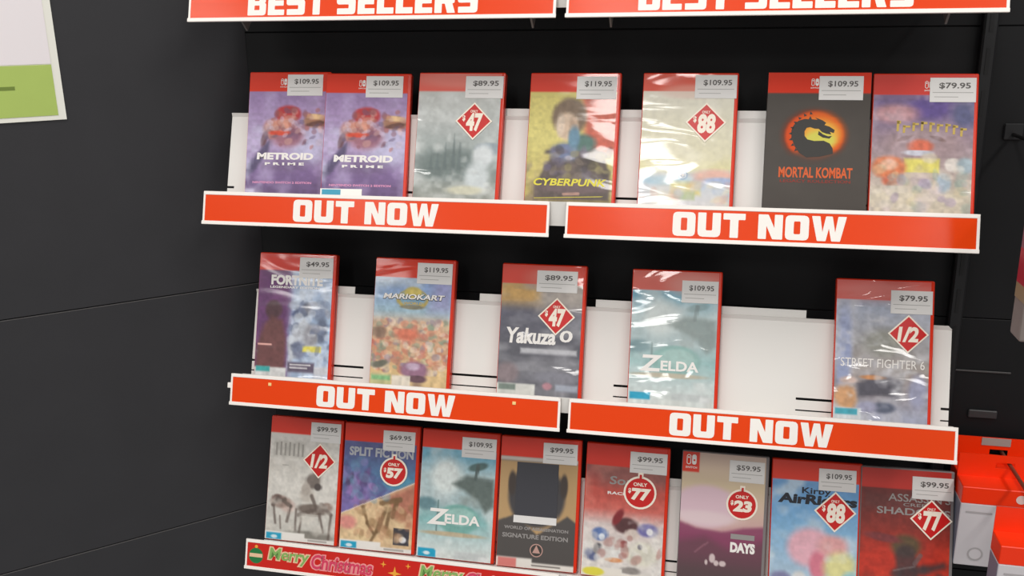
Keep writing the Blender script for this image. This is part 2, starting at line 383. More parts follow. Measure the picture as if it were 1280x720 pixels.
for dx in (.0545, .3735):
    d = MB(); d.bevbox(dx-.0022, dx+.0022, -.0009, .0003, -.0125, -.0085, .0004, 1); d.build('tape_dot', mat('yellowed tape', (250, 214, 140), .4), s_)
d = MB(); d.bevbox(-.0045, .0005, -.0006, .0016, -.019, -.012, .0006, 1); d.build('end_clip', M_frame, s_)
sign(.4535, 2, 'orange OUT NOW strip, right one of the lower pair, beside the red hanging boxes', 'OUT NOW', .181, .655)
sign(.0124, 3, 'red strip with green and pink christmas greeting and a green bauble at its left end', 'merry', 0, 0)
sign(.452, 3, 'red christmas greeting strip at the bottom edge of the picture, right of centre', 'merry', 0, 0)

# ------------------------------------------------------------------ game cases
W, H, D = .105, .168, .0115
GROUP = 'game cases on the white trays'
def price_label(root, u0, v0, price, y, W=W, H=H, w=.0455, h=.0262, tilt=-1):
    r = MB(); x = -W/2+u0*W; z = H*(1-v0)
    r.bevbox(x, x+w, y-.0005, y, z-h, z, .0002, 1, 0)
    text(r, price, x+w*.20, x+w*.88, z-h*.34, h*.27, y-.0007, .02, 0, 1)
    r.box(x+w*.06, x+w*.94, y-.00056, y-.0005, z-h*.62, z-h*.595, 2); r.box(x+w*.10, x+w*.62, y-.00056, y-.0005, z-h*.80, z-h*.775, 2)
    return r.build('price_label', [M_stick, M_ink, M_inkf], root)
def discount(root, shape, u, v, num, y, W=W, H=H, r=.0228):
    x = -W/2+u*W; z = H*(1-v); b = MB(); c = MB()
    if shape == 'diamond':
        sq = lambda q: [(x-q, z), (x, z-q*1.0), (x+q, z), (x, z+q*1.0)]
        b.poly(sq(r), y-.0008, .0008, 1); b.poly(sq(r*.90), y-.0009, 0, 0)
        text(b, 'ONLY', x-r*.20, x+r*.20, z+r*.52, r*.14, y-.001, .02, 0, 1) if '/' not in num else None
        if '/' in num: text(b, num, x-r*.50, x+r*.52, z-r*.02, r*.80, y-.001, .045, .12, 1)
        else:
            text(b, num, x-r*.40, x+r*.48, z-r*.06, r*.98, y-.001, .05, .06, 1); text(b, '$', x-r*.62, x-r*.46, z+r*.14, r*.34, y-.001, .04, 0, 1)
    else:
        dc = lambda q, n=28: [(x+q*math.cos(2*PI*i/n), z+q*math.sin(2*PI*i/n)) for i in range(n)]
        b.poly(dc(r), y-.0008, .0008, 1); b.box(x-r*.16, x+r*.16, y-.0008, y, z+r*.9, z+r*1.22, 1); b.poly(dc(r*.88), y-.0009, 0, 0); b.box(x-r*.07, x+r*.07, y-.0009, y-.0008, z+r*.85, z+r*1.1, 0)
        text(b, 'ONLY', x-r*.42, x+r*.42, z+r*.50, r*.22, y-.001, .03, 0, 1)
        text(b, num, x-r*.52, x+r*.64, z-r*.10, r*.74, y-.001, .06, .10, 1); text(b, '$', x-r*.72, x-r*.54, z+r*.08, r*.34, y-.001, .04, 0, 1)
    return b.build('discount_sticker', [M_tagred, M_tagw], root)
def case(x, k, label, art, shell=M_case, yaw=0, roll=0, lean=18, y=.008, wrinkle=.3, seed=1, coat=1.0, crough=.06, W=W, H=H, D=D, full=False, group=GROUP):
    global VIS
    VIS = {1: .88, 2: .925, 3: 1.0}[k]
    root = tag(empty('game_case', (x, y, Z[k]+FL[k]+.0037), (R_(-lean), R_(-roll), R_(yaw))), label, 'game case', group)
    b = MB(); b.bevbox(-W/2, W/2, 0, D, 0, H, .0009 if full else .0016, 2); b.build('case_shell', shell, root, smooth=False)
    mg = (.0004, .0004, .0004, .0004) if full else (.0010, .0040, .0012, .0016)
    me = art.mesh(-W/2+mg[0], W/2-mg[1], mg[2], H-mg[3], -.0004, W, H, 'printed_sleeve', wrap_mat('printed sleeve', wrinkle, seed, coat, crough), VIS)
    o = bpy.data.objects.new('printed_sleeve', me); COL.objects.link(o); o.parent = root
    if not full:      # closing groove of the plastic case down its open side
        g = MB(); g.box(W/2-.0004, W/2+.0003, D*.45, D*.55, .004, H-.004); g.build('closing_seam', mat('dark red seam', (110, 18, 12), .4) if shell is M_case else M_steel, root)
    return root
VIS = 1.0
def fv(v): return v if v < .15 else .15+(v-.15)*(VIS-.15)/.85
def title(root, items, y=-.0006, W=W, H=H, name='title_lettering'):
    """items: (text, u0, u1, v centre, height as a share of H, ink, bold, shear)"""
    m = MB(); ms = []
    for (tx, u0, u1, v, h, ik, bold, sh) in items:
        if ik not in ms: ms.append(ik)
        text(m, tx, -W/2+u0*W, -W/2+u1*W, H*(1-fv(v)), h*H, y, bold, sh, ms.index(ik))
    return m.build(name, ms, root)
def console_mark(root, u, v, y=-.0006, W=W, H=H, s=.008, m=None):
    """two rounded white halves with a dot in each: the small mark printed on the red band"""
    b = MB(); x = -W/2+u*W; z = H*(1-v)
    def rr(x0, x1, z0, z1, r):
        pts = []
        for cx, cz, a0 in ((x1-r, z1-r, 0), (x0+r, z1-r, 90), (x0+r, z0+r, 180), (x1-r, z0+r, 270)):
            pts += [(cx+r*math.cos(R_(a0+30*i)), cz+r*math.sin(R_(a0+30*i))) for i in range(4)]
        return pts
    b.poly(rr(x-s*.48, x-s*.05, z-s*.5, z+s*.5, s*.2), y, 0, 0); b.poly(rr(x-s*.40, x-s*.13, z-s*.42, z+s*.42, s*.12), y-.0001, 0, 1)
    b.poly([(x-s*.27+s*.09*math.cos(i*PI/5), z+s*.2+s*.09*math.sin(i*PI/5)) for i in range(10)], y-.0002, 0, 0)
    b.poly(rr(x+s*.05, x+s*.48, z-s*.5, z+s*.5, s*.2), y, 0, 0); b.poly([(x+s*.27+s*.1*math.cos(i*PI/5), z-s*.06+s*.1*math.sin(i*PI/5)) for i in range(10)], y-.0001, 0, 1)
    text(b, 'SWITCH', x-s*.55, x+s*.55, z-s*.78, s*.2, y, .02, 0, 0)
    return b.build('console_mark', [I_w, M_case], root)

# ---- upper row
def art_purple():
    a = Art((140, 112, 160), seed=3)
    a.grad([(0, (140, 112, 165)), (.3, (150, 124, 170)), (.6, (165, 145, 185)), (.8, (120, 95, 145)), (1, (96, 76, 116))])
    a.clouds((190, 176, 214), 3, 4, .42, .8, .6); a.blob(.78, .6, .25, .16, (186, 186, 218), .9, 0, .7)
    a.poly([(0, .88), (.0, .8), (.22, .6), (.3, .55), (.28, .66), (.1, .84)], (74, 66, 96), .06, .9)
    a.blob(.5, .52, .2, .1, (150, 96, 112), .8); a.blob(.30, .47, .1, .08, (166, 106, 96), .7); a.blob(.42, .5, .17, .022, (196, 64, 46), .5)
    a.blob(.50, .34, .16, .075, (172, 46, 50), .4); a.blob(.52, .375, .08, .022, (220, 130, 120), .8); a.blob(.46, .43, .16, .05, (210, 140, 120), .7)
    a.blob(.84, .40, .15, .058, (150, 100, 74), .4); a.blob(.84, .42, .12, .02, (92, 58, 50), .5, -10); a.blob(.83, .36, .12, .02, (220, 180, 130), .7, 5)
    a.blob(.22, .55, .04, .07, (96, 66, 76), .6, 12); a.blob(.60, .48, .07, .09, (126, 84, 110), .8); a.clouds((205, 205, 232), 5, 7, .55, .85, .7, a.below(.45, .2))
    a.blob(.5, .78, .3, .06, (98, 80, 112), .9, 0, .6); a.crowd([(120, 70, 80), (196, 150, 140), (90, 74, 104), (206, 190, 214), (160, 84, 70)], .3, .62, 60, .035, .25, .95, .5); a.tex(.22); a.band(.145); return a
purple = case(.0971, 1, 'purple game case at the far left of the upper row, partly behind its twin', art_purple(), yaw=3.6, roll=0, lean=17.8, y=.0125, wrinkle=.06, seed=1, coat=.35, crough=.06)
title(purple, [('METROID', .14, .83, .70, .052, I_w, .05, .05), ('P R I M E', .24, .72, .765, .020, I_w, .05, 0), ('NINTENDO SWITCH 2 EDITION', .10, .82, .925, .016, I_p, .04, 0)])
console_mark(purple, .43, .075); price_label(purple, .475, .022, '$109.95', -.0005)
def copy_thing(src, loc, rot, label):
    r = src.copy(); COL.objects.link(r); r.location = loc; r.rotation_euler = rot; r['label'] = label
    for ch in list(src.children):
        c = ch.copy(); COL.objects.link(c); c.parent = r
    return r
p2 = copy_thing(purple, (.2010, .0055, Z[1]+FL[1]+.0040), (R_(-19.8), R_(.6), R_(6.0)), 'purple game case second from the left in the upper row, overlapping its twin')
rt = MB(); rt.box(-.052, -.001, -.0016, -.0008, .006, .0265, 0); rt.box(-.050, -.027, -.0018, -.0016, .012, .0255, 1); rt.build('rating_card', [M_white, ink('rating blue', (60, 160, 190))], p2)

a = Art((176, 180, 176), seed=11)
a.grad([(0, (190, 150, 145)), (.15, (186, 188, 184)), (.45, (172, 178, 176)), (.7, (124, 136, 134)), (1, (138, 142, 134))])
a.clouds((206, 210, 208), 2, 5, .42, .75, .8); a.blob(.42, .74, .42, .13, (104, 116, 114), .7)
for sx, sh, sw in ((.28, .62, .03), (.36, .56, .025), (.46, .48, .03), (.53, .55, .025), (.2, .66, .03), (.62, .64, .03)): a.poly([(sx-sw, .78), (sx, sh), (sx+sw, .78)], (92, 104, 104), .03, .85)
a.blob(.86, .6, .16, .05, (140, 152, 160), .6); a.blob(.80, .66, .12, .09, (208, 214, 216), .7); a.blob(.74, .84, .14, .14, (200, 208, 210), .8); a.blob(.62, .94, .22, .035, (206, 204, 180), .8)
a.clouds((212, 216, 214), 6, 9, .55, .8, .6); a.tex(.16); a.band(.135, (222, 84, 70)); a.blob(.5, .05, .5, .06, (226, 140, 128), .9, 0, .5)  # paler band and pink patch carry the film glare in the colour
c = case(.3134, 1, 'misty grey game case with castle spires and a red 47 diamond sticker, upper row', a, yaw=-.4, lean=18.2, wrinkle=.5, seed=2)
price_label(c, .55, .028, '$89.95', -.0005); discount(c, 'diamond', .67, .345, '47', -.0005, r=.0222)

a = Art((212, 198, 92), seed=12)
a.grad([(0, (206, 190, 100)), (.5, (206, 194, 112)), (.8, (196, 182, 104)), (1, (180, 160, 90))]); a.poly([(.58, .15), (1, .15), (1, .62), (.66, .62)], (196, 92, 74), .12)  # yellow greyed to hold the film haze in the print colour
a.blob(.46, .33, .19, .15, (112, 92, 74), .35); a.blob(.44, .41, .115, .11, (206, 178, 152), .45); a.blob(.36, .4, .05, .09, (216, 196, 176), .8, 0, .7); a.blob(.5, .43, .04, .1, (160, 130, 108), .9, 0, .7)
a.poly([(.10, .80), (.22, .60), (.42, .56), (.66, .54), (.86, .62), (.94, .82), (.94, 1), (.1, 1)], (84, 74, 70), .06); a.poly([(.03, .86), (.18, .63), (.30, .63), (.14, .84)], (206, 190, 110), .05, .9)
a.blob(.62, .54, .14, .07, (74, 104, 96), .6); a.blob(.42, .62, .14, .08, (104, 116, 150), .7); a.blob(.52, .50, .06, .09, (96, 132, 156), .8); a.blob(.48, .66, .05, .02, (176, 176, 196), .8)
a.line(.2, .66, .32, .66, .012, (90, 70, 50)); a.clouds((120, 104, 96), 7, 7, .55, .8, .6, a.below(.66, .06)); a.blob(.55, .90, .40, .045, (106, 88, 90), .8, 0, .8); a.line(.44, .95, .6, .945, .03, (214, 160, 140), .7); a.crowd([(60, 54, 54), (130, 116, 104), (150, 140, 90), (100, 90, 110)], .58, .84, 40, .05, .2, .92, .5); a.tex(.25)
a.band(.135)
c = case(.4486, 1, 'yellow game case with a figure in a dark jacket, fourth in the upper row', a, lean=18.4, wrinkle=.28, seed=3)
title(c, [('CYBERPUNK', .10, .90, .855, .050, I_y, .03, .25)]); price_label(c, .52, .028, '$119.95', -.0005)
b = MB(); b.add([(-W/2+.012, -.00055, H*.13), (W/2-.016, -.00055, H*.15), (W/2-.013, -.00055, H*.155), (-W/2+.012, -.00055, H*.134)], [(0,1,2,3)]); b.build('title_stroke', I_y, c)

a = Art((220, 216, 196), seed=13)
a.grad([(0, (224, 196, 180)), (.16, (222, 218, 200)), (.6, (214, 208, 176)), (.72, (220, 212, 160)), (.78, (196, 206, 214)), (1, (206, 204, 206))])
a.blob(.34, .82, .36, .035, (170, 200, 218), .8); a.blob(.8, .78, .22, .05, (226, 176, 160), .8); a.blob(.86, .82, .2, .03, (160, 176, 212), .8); a.rect(.34, .83, .66, .93, (224, 206, 120), .05, .8); a.rect(.38, .90, .60, .965, (170, 186, 130), .03, .8)
a.crowd([(214, 150, 130), (150, 176, 214), (222, 204, 150), (200, 200, 200)], .84, .99, 26, .06, a=.3); a.clouds((236, 232, 216), 3, 5, .5, .8, .6)
a.blob(.47, .775, .055, .034, (120, 150, 184), .25); a.blob(.47, .775, .043, .027, (226, 230, 232), .25); a.rect(.455, .76, .485, .79, (110, 140, 180), .01); a.rect(.44, .769, .50, .781, (110, 140, 180), .01)
a.tex(.12); a.band(.125, (222, 70, 48)); a.blob(.5, .13, .3, .05, (232, 190, 176), .9, 0, .5)  # washed band and pale patch on it are film glare painted in
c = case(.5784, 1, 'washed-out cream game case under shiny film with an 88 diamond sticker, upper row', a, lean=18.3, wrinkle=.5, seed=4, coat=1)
title(c, [('+', .445, .495, .775, .022, I_w, .06, 0)], -.0007); price_label(c, .55, .018, '$109.95', -.0005); discount(c, 'diamond', .68, .335, '88', -.0005, r=.0222)

# dark card box with the round dragon emblem
a = Art((64, 59, 55), seed=14); a.clouds((72, 67, 62), 3, 4, .4, .8, .5)
WM, HM = .1075, .168
a.blob(.475, .455, .31, .197, (120, 40, 20), .35, 0, .8); a.blob(.475, .455, .285, .181, (206, 64, 20), .16)
a.blob(.52, .44, .22, .14, (226, 116, 34), .8); a.blob(.54, .45, .17, .10, (232, 170, 60), .7); a.blob(.53, .49, .15, .07, (206, 200, 78), .6); a.blob(.5, .62, .3, .05, (64, 59, 55), .8, 0, .8)
a.band(.135)
mk = case(.7158, 1, 'dark grey game box with an orange disc and dragon emblem, upper row', a, shell=M_card, lean=17.9, wrinkle=0, coat=0, crough=.3, W=WM, D=.0135, full=True, group=GROUP)
E1 = [(228,455),(190,430),(165,395),(148,350),(146,310),(158,280),(180,258),(212,248),(230,250),(238,232),(246,250),(275,252),(262,240),(300,255),(318,268),(310,280),(335,288),(362,306),(358,322),(338,316),(346,330),(322,326),(300,318),(282,300),(262,300),(240,292),(222,296),(212,315),(214,340),(228,358),(262,366),(310,364),(340,378),(356,405),(358,432),(330,440),(290,450),(255,452)]
E2 = [(283,312),(305,330),(330,340),(350,338),(338,352),(305,347),(280,332)]
e = MB()
for P in (E1, E2): e.poly([(-WM/2+(.475+(p[0]-262)/150*.29)*WM, HM*(1-fv(.455))-(p[1]-337)/150*.0305) for p in P], -.0006)
for i in range(9):           # spines down the neck
    an = R_(100+i*15); cx, cz = -WM/2+.475*WM, HM*(1-fv(.455)); r1, r2 = .0235, .0268
    e.poly([(cx+r1*math.cos(an-.07), cz+r1*math.sin(an-.07)), (cx+r2*math.cos(an+.02), cz+r2*math.sin(an+.02)), (cx+r1*math.cos(an+.07), cz+r1*math.sin(an+.07))], -.0006)
e.build('dragon_emblem', mat('ink emblem', (40, 38, 34), .5), mk)
title(mk, [('MORTAL KOMBAT', .145, .855, .735, .070, I_o, .03, 0), ('LEGACY KOLLECTION', .16, .84, .80, .020, I_r, .02, 0)], W=WM); console_mark(mk, .46, .065, W=WM); price_label(mk, .50, .025, '$109.95', -.0005, W=WM)

a = Art((140, 120, 140), seed=15)
a.grad([(0, (150, 100, 110)), (.2, (104, 88, 132)), (.45, (140, 118, 132)), (.7, (166, 146, 142)), (.88, (206, 194, 172)), (1, (200, 186, 166))])
a.blob(.55, .24, .2, .08, (84, 66, 130), .9); a.blob(.22, .28, .22, .07, (180, 130, 136), .9); a.blob(.88, .28, .12, .1, (80, 82, 120), .9)
a.blob(.5, .5, .36, .12, (150, 126, 130), .7); a.blob(.47, .52, .12, .05, (206, 96, 70), .6); a.blob(.33, .46, .08, .014, (110, 84, 80), .6, -25); a.blob(.63, .46, .08, .014, (110, 84, 80), .6, 20); a.blob(.45, .57, .14, .02, (192, 192, 206), .6)
a.rect(.32, .615, .66, .72, (216, 204, 96), .03); a.rect(.32, .72, .64, .75, (196, 180, 160), .02); a.blob(.18, .68, .16, .085, (206, 110, 70), .5); a.blob(.18, .66, .09, .04, (226, 170, 140), .7); a.blob(.22, .78, .1, .04, (200, 90, 60), .7)
a.blob(.78, .655, .07, .05, (214, 204, 196), .5); a.blob(.70, .79, .07, .07, (160, 176, 190), .6); a.blob(.90, .66, .08, .06, (150, 168, 178), .7)
a.crowd([(206, 190, 150), (150, 130, 170), (216, 206, 190), (140, 160, 150)], .60, .98, 36, .055, a=.45); a.clouds((206, 186, 200), 5, 6, .55, .85, .5); a.tex(.3); a.band(.14, (210, 48, 38))
c = case(.8240, 1, 'colourful pale game case with a yellow box in its picture, right end of upper row', a, yaw=-.3, lean=18.9, wrinkle=.3, seed=6)
console_mark(c, .53, .075); price_label(c, .54, .03, '$79.95', -.0005)
b = MB()
for i, (u0, u1, zz, hh) in enumerate(((.24,.28,.34,.07),(.30,.37,.36,.05),(.39,.45,.345,.055),(.47,.53,.34,.06),(.55,.60,.345,.06),(.62,.68,.35,.05),(.70,.75,.35,.055),(.77,.82,.36,.06),(.84,.90,.375,.055))):
    b.poly([(-W/2+u0*W, H*(1-zz-hh/2)), (-W/2+(u0+.022)*W, H*(1-zz-hh/2)), (-W/2+(u0+.026)*W, H*(1-zz+hh/2)), (-W/2+u0*W, H*(1-zz+hh/2))], -.0006); b.poly([(-W/2+u0*W, H*(1-zz+hh*.2)), (-W/2+u1*W, H*(1-zz+hh*.2)), (-W/2+u1*W, H*(1-zz+hh*.45)), (-W/2+u0*W, H*(1-zz+hh*.45))], -.0006)
b.build('title_lettering', I_gold, c)

# ---- middle row
a = Art((100, 60, 104), seed=21)
a.rect(-.1, -.1, .44, 1.1, (92, 52, 96), .16); a.rect(.44, -.1, 1.1, 1.1, (150, 172, 204), .16); 
a.clouds((120, 70, 116), 3, 4, .45, .8, .6, (a.u < .44)); a.clouds((196, 208, 226), 4, 5, .45, .8, .7, (a.u > .45)); a.blob(.22, .47, .11, .08, (70, 46, 52), .5); a.poly([(.02, .8), (.10, .6), (.2, .52), (.34, .55), (.40, .72), (.40, 1), (.02, 1)], (96, 58, 58), .08)
a.poly([(.42, .75), (.5, .6), (.62, .52), (.72, .6), (.70, .74), (.56, .86), (.46, .9)], (180, 184, 192), .06, .9); a.blob(.64, .46, .08, .06, (92, 98, 116), .5); a.blob(.82, .47, .1, .09, (120, 134, 160), .6); a.blob(.72, .68, .1, .1, (140, 140, 148), .7); a.blob(.86, .62, .07, .1, (84, 94, 116), .7)
a.poly([(.46, .5), (.6, .38), (.5, .56)], (74, 84, 120), .04, .9); a.blob(.58, .8, .08, .08, (110, 116, 140), .7); a.clouds((214, 220, 230), 6, 8, .55, .8, .6, (a.u > .42)); a.rect(.62, .765, .86, .81, (216, 204, 84), .02); a.rect(.04, .755, .22, .772, (222, 160, 150), .01)
a.rect(.44, .90, .78, .985, (84, 74, 92), .03); a.rect(.47, .915, .74, .925, (214, 210, 214), .01); a.rect(.47, .945, .7, .955, (214, 210, 214), .01); a.rect(.0, .955, .42, 1.1, (206, 206, 206), .02); a.rect(.03, .95, .21, .99, (50, 150, 150), .02); a.rect(.78, .93, 1, 1, (198, 200, 208), .03); a.crowd([(206, 214, 226), (110, 122, 150), (150, 150, 160), (84, 92, 116)], .4, .85, 50, .05, .45, 1, .5); a.tex(.28); a.band(.135, (216, 52, 40))
c = case(.0910, 2, 'half purple half pale blue game case at the left end of the middle row', a, yaw=2.0, lean=17.8, wrinkle=.3, seed=7, crough=.12)
title(c, [('FORTNITE', .17, .84, .215, .078, I_w, .05, 0), ('LEGENDARY EDITION', .16, .80, .275, .018, I_w, .03, 0)]); price_label(c, .53, .03, '$49.95', -.0005)

a = Art((150, 176, 204), seed=22)
a.grad([(0, (126, 140, 190)), (.25, (132, 160, 204)), (.42, (150, 180, 196)), (.52, (196, 164, 136)), (.75, (196, 146, 112)), (.92, (214, 180, 126)), (1, (210, 180, 130))])
a.clouds((190, 206, 216), 3, 5, .45, .75, .7, 1-a.below(.45, .1)); a.poly([(.75, .14), (1, .14), (1, .42), (.7, .42)], (150, 138, 186), .2, .6)
a.crowd([(206, 120, 96), (226, 176, 140), (176, 110, 90), (214, 190, 150), (120, 140, 120), (180, 96, 84), (226, 206, 186), (130, 120, 140)], .50, .92, 260, .036, a=.55); a.blob(.13, .86, .1, .03, (96, 96, 84), .6, -20); a.blob(.10, .6, .08, .05, (130, 104, 88), .8)
a.blob(.56, .90, .17, .075, (140, 100, 124), .5); a.blob(.54, .87, .08, .03, (186, 160, 184), .8); a.blob(.6, .97, .12, .03, (90, 64, 74), .6); a.blob(.45, .61, .15, .05, (206, 110, 86), .9)
a.blob(.49, .32, .20, .085, (178, 156, 84), .15); a.blob(.49, .31, .17, .065, (112, 150, 176), .3); a.blob(.49, .27, .11, .05, (196, 176, 90), .4); a.blob(.49, .385, .16, .02, (120, 116, 96), .5); a.rect(.02, .93, .28, 1.1, (214, 190, 140), .03); a.rect(.03, .955, .27, .995, (120, 176, 120), .03); a.rect(.29, .95, .52, 1.1, (216, 206, 190), .02); a.tex(.28); a.band(.145)
c = case(.2486, 2, 'game case with blue sky and a peach crowd, second in the middle row', a, yaw=.5, lean=17.9, wrinkle=.08, seed=8, coat=.35, crough=.06)
title(c, [('MARIOKART', .125, .885, .303, .046, I_k, .08, .25)], -.0005, name='title_outline'); title(c, [('MARIOKART', .13, .88, .30, .040, I_w, .03, .25)]); title(c, [('WORLD', .38, .62, .355, .022, I_gold, .03, .1)], name='subtitle_lettering'); price_label(c, .53, .03, '$119.95', -.0005)

a = Art((84, 84, 94), seed=23)
a.grad([(0, (120, 100, 90)), (.28, (120, 112, 108)), (.38, (88, 88, 102)), (.65, (82, 82, 90)), (1, (92, 92, 100))]); a.rect(-.1, .1, .5, .30, (196, 152, 88), .12); a.rect(.45, .1, 1.1, .34, (180, 170, 162), .2, .8)
a.clouds((150, 150, 156), 2, 8, .5, .8, .7); a.blob(.12, .86, .14, .08, (126, 112, 116), .7); a.rect(.27, .655, .93, .70, (176, 176, 182), .03); a.blob(.7, .88, .28, .05, (120, 120, 130), .8); a.rect(.7, .93, .96, .985, (150, 156, 170), .03); a.blob(.6, .95, .06, .03, (170, 120, 130), .7)
a.rect(0, .945, .46, 1.1, (210, 210, 204), .02); a.rect(.03, .95, .23, .995, (110, 124, 116), .02); a.tex(.2); a.band(.145, (218, 60, 46)); a.blob(.6, .1, .3, .08, (214, 130, 116), .9, 0, .5)  # lighter band with its pink patch is painted film haze
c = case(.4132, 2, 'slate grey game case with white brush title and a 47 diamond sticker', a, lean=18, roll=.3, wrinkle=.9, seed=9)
title(c, [('Yakuza', .08, .68, .56, .115, I_w, .035, .1), ('0', .72, .87, .55, .085, I_w, .02, .1)]); price_label(c, .42, .045, '$89.95', -.0005, w=.05); discount(c, 'diamond', .67, .375, '47', -.0005, r=.0228)

def art_teal(clear, seed):
    a = Art((150, 176, 182), seed=seed)
    a.grad([(0, (110, 160, 186)), (.2, (104, 164, 190)), (.35, (176, 200, 204)), (.55, (150, 172, 176)), (.7, (120, 170, 170)), (.85, (176, 196, 196)), (1, (206, 210, 206))])
    a.blob(.34, .36, .2, .14, (214, 224, 222), .9); a.clouds((206, 216, 216), 3, 5, .45, .75, .7)
    a.poly([(.42, .41), (.6, .34), (.95, .36), (.97, .56), (.86, .62), (.74, .52), (.58, .46)], (84, 96, 92), .08, .95 if clear else .7); a.blob(.74, .27, .13, .03, (70, 92, 90), .6, -15, .9 if clear else .4); a.line(.74, .26, .72, .36, .04, (74, 86, 84), .9 if clear else .5); a.clouds((120, 130, 124), 6, 8, .5, .8, .6, a.below(.36, .04)*(1-a.below(.6, .04))*(a.u > .5))
    a.blob(.1, .58, .14, .05, (90, 124, 132), .8); a.blob(.52, .685, .27, .115, (104, 158, 150), .25); a.blob(.54, .665, .20, .07, (140, 184, 176), .4); a.blob(.45, .80, .4, .018, (176, 160, 130), .7)
    a.line(.26, .55, .25, .78, .02, (92, 120, 120)); a.clouds((216, 222, 220), 4, 7, .5, .75, .7, a.below(.82, .06)); a.rect(.5, .93, .9, .985, (184, 190, 190), .03)
    a.rect(.03, .935, .26, .992, (32, 150, 190), .015); a.rect(.80, .955, .92, .995, (206, 210, 210), .02); a.tex(.2); return a
a = art_teal(False, 24); a.blob(.55, .55, .6, .4, (184, 196, 196), 1, 0, .35); a.band(.145, (216, 92, 80)); a.blob(.7, .1, .3, .08, (216, 160, 150), .9, 0, .5)  # grey veil over the picture and pinkish band: painted film haze
c = case(.5731, 2, 'teal hazed game case with wrinkled film, alone in the middle row between bare white panel', a, lean=18, roll=.4, wrinkle=.75, seed=10)
title(c, [('Z', .13, .37, .71, .115, I_w, .03, .12), ('ELDA', .36, .78, .725, .070, I_w, .03, 0)]); price_label(c, .56, .07, '$109.95', -.0005, w=.042)

a = Art((160, 160, 172), seed=25)
a.grad([(0, (170, 120, 124)), (.2, (160, 168, 188)), (.5, (150, 146, 146)), (.65, (160, 150, 144)), (.75, (130, 116, 112)), (1, (160, 164, 186))]); a.clouds((186, 186, 196), 4, 6, .45, .75, .7)
a.blob(.1, .55, .08, .35, (140, 150, 186), .9); a.blob(.13, .87, .12, .1, (206, 150, 104), .7); a.blob(.16, .74, .09, .03, (196, 170, 160), .8); a.poly([(.25, .76), (.4, .70), (.72, .72), (.68, .86), (.5, .84), (.26, .86)], (76, 74, 84), .08); a.blob(.40, .71, .12, .016, (196, 130, 84), .7)
a.blob(.86, .8, .1, .12, (150, 152, 180), .8); a.blob(.52, .93, .12, .04, (84, 90, 110), .7); a.blob(.36, .93, .1, .04, (150, 150, 176), .7); a.blob(.5, .45, .2, .1, (140, 140, 132), .9); a.clouds((204, 204, 210), 5, 10, .55, .8, .7); a.rect(-.1, .945, .3, 1.1, (206, 212, 216), .02); a.rect(.03, .95, .26, .992, (60, 156, 176), .015); a.tex(.25); a.band(.14, (212, 84, 76)); a.blob(.5, .08, .5, .06, (206, 130, 124), .9, 0, .4)  # pinkish band and its lighter patch paint the film's glare into the colour
c = case(.8057, 2, 'greyish game case with crinkled film and a half-price diamond, right end of the middle row', a, roll=.6, lean=18, wrinkle=1.3, seed=12)
title(c, [('STREET FIGHTER 6', .07, .92, .605, .058, I_w, .0, 0)]); price_label(c, .56, .07, '$79.95', -.0005, w=.044); discount(c, 'diamond', .745, .36, '1/2', -.0005, r=.0216)

# ---- bottom row
a = Art((206, 202, 192), seed=31)
a.grad([(0, (206, 202, 196)), (.5, (212, 208, 200)), (.8, (196, 192, 184)), (1, (180, 178, 170))]); a.clouds((186, 182, 174), 3, 4, .5, .8, .5); a.blob(.62, .94, .34, .04, (120, 116, 108), .7); a.blob(.3, .72, .1, .05, (196, 172, 162), .8)
dk = (84, 72, 66)
a.blob(.20, .69, .13, .05, (140, 118, 108), .6); a.blob(.15, .66, .07, .03, (104, 84, 78), .6); a.blob(.66, .73, .22, .045, (104, 92, 84), .5); a.blob(.84, .70, .08, .035, (130, 110, 100), .6); a.blob(.56, .62, .1, .06, (186, 178, 168), .7)
a.blob(.63, .5, .11, .06, dk, .6, -40, .8); a.blob(.54, .57, .06, .05, (170, 160, 150), .6); a.blob(.70, .545, .05, .03, (70, 62, 60), .6)
for p in ((.10,.72,.16,.66,.05),(.10,.72,.14,.86,.03),(.24,.68,.34,.72,.05),(.34,.72,.30,.84,.03),(.16,.68,.26,.67,.05),(.42,.74,.42,.9,.03),(.46,.78,.62,.74,.045),(.62,.74,.82,.72,.05),(.82,.72,.9,.76,.05),(.9,.76,.88,.95,.035),(.74,.76,.80,.9,.03),(.50,.80,.48,.92,.03),(.62,.62,.7,.72,.05),(.82,.70,.76,.68,.04),(.20,.8,.22,.9,.02)): a.line(*p, dk, .8, .03)
a.clouds((200, 194, 184), 7, 9, .55, .75, .6); a.rect(.06, .2, .5, .33, (186, 182, 174), .04, .8); a.line(.2, .39, .28, .39, .008, (120, 116, 112)); a.tex(.22); a.rating((24, 146, 186), .062, .21); a.band(.135, (214, 44, 28))
c = case(.0859, 3, 'off-white game case with grey beast sketch and half-price diamond, bottom row left end', a, yaw=.7, lean=18, wrinkle=.2, seed=13, crough=.14)
b = MB()
for i in range(7): b.box(-W/2+(.09+i*.06)*W, -W/2+(.115+i*.06)*W, -.0006, -.0005, H*(1-.315), H*(1-.215+.01*(i % 2)))
b.build('title_lettering', mat('ink pale grey', (160, 156, 150), .4), c)
price_label(c, .56, .03, '$99.95', -.0005, w=.043); discount(c, 'diamond', .70, .335, '1/2', -.0005, r=.0235)

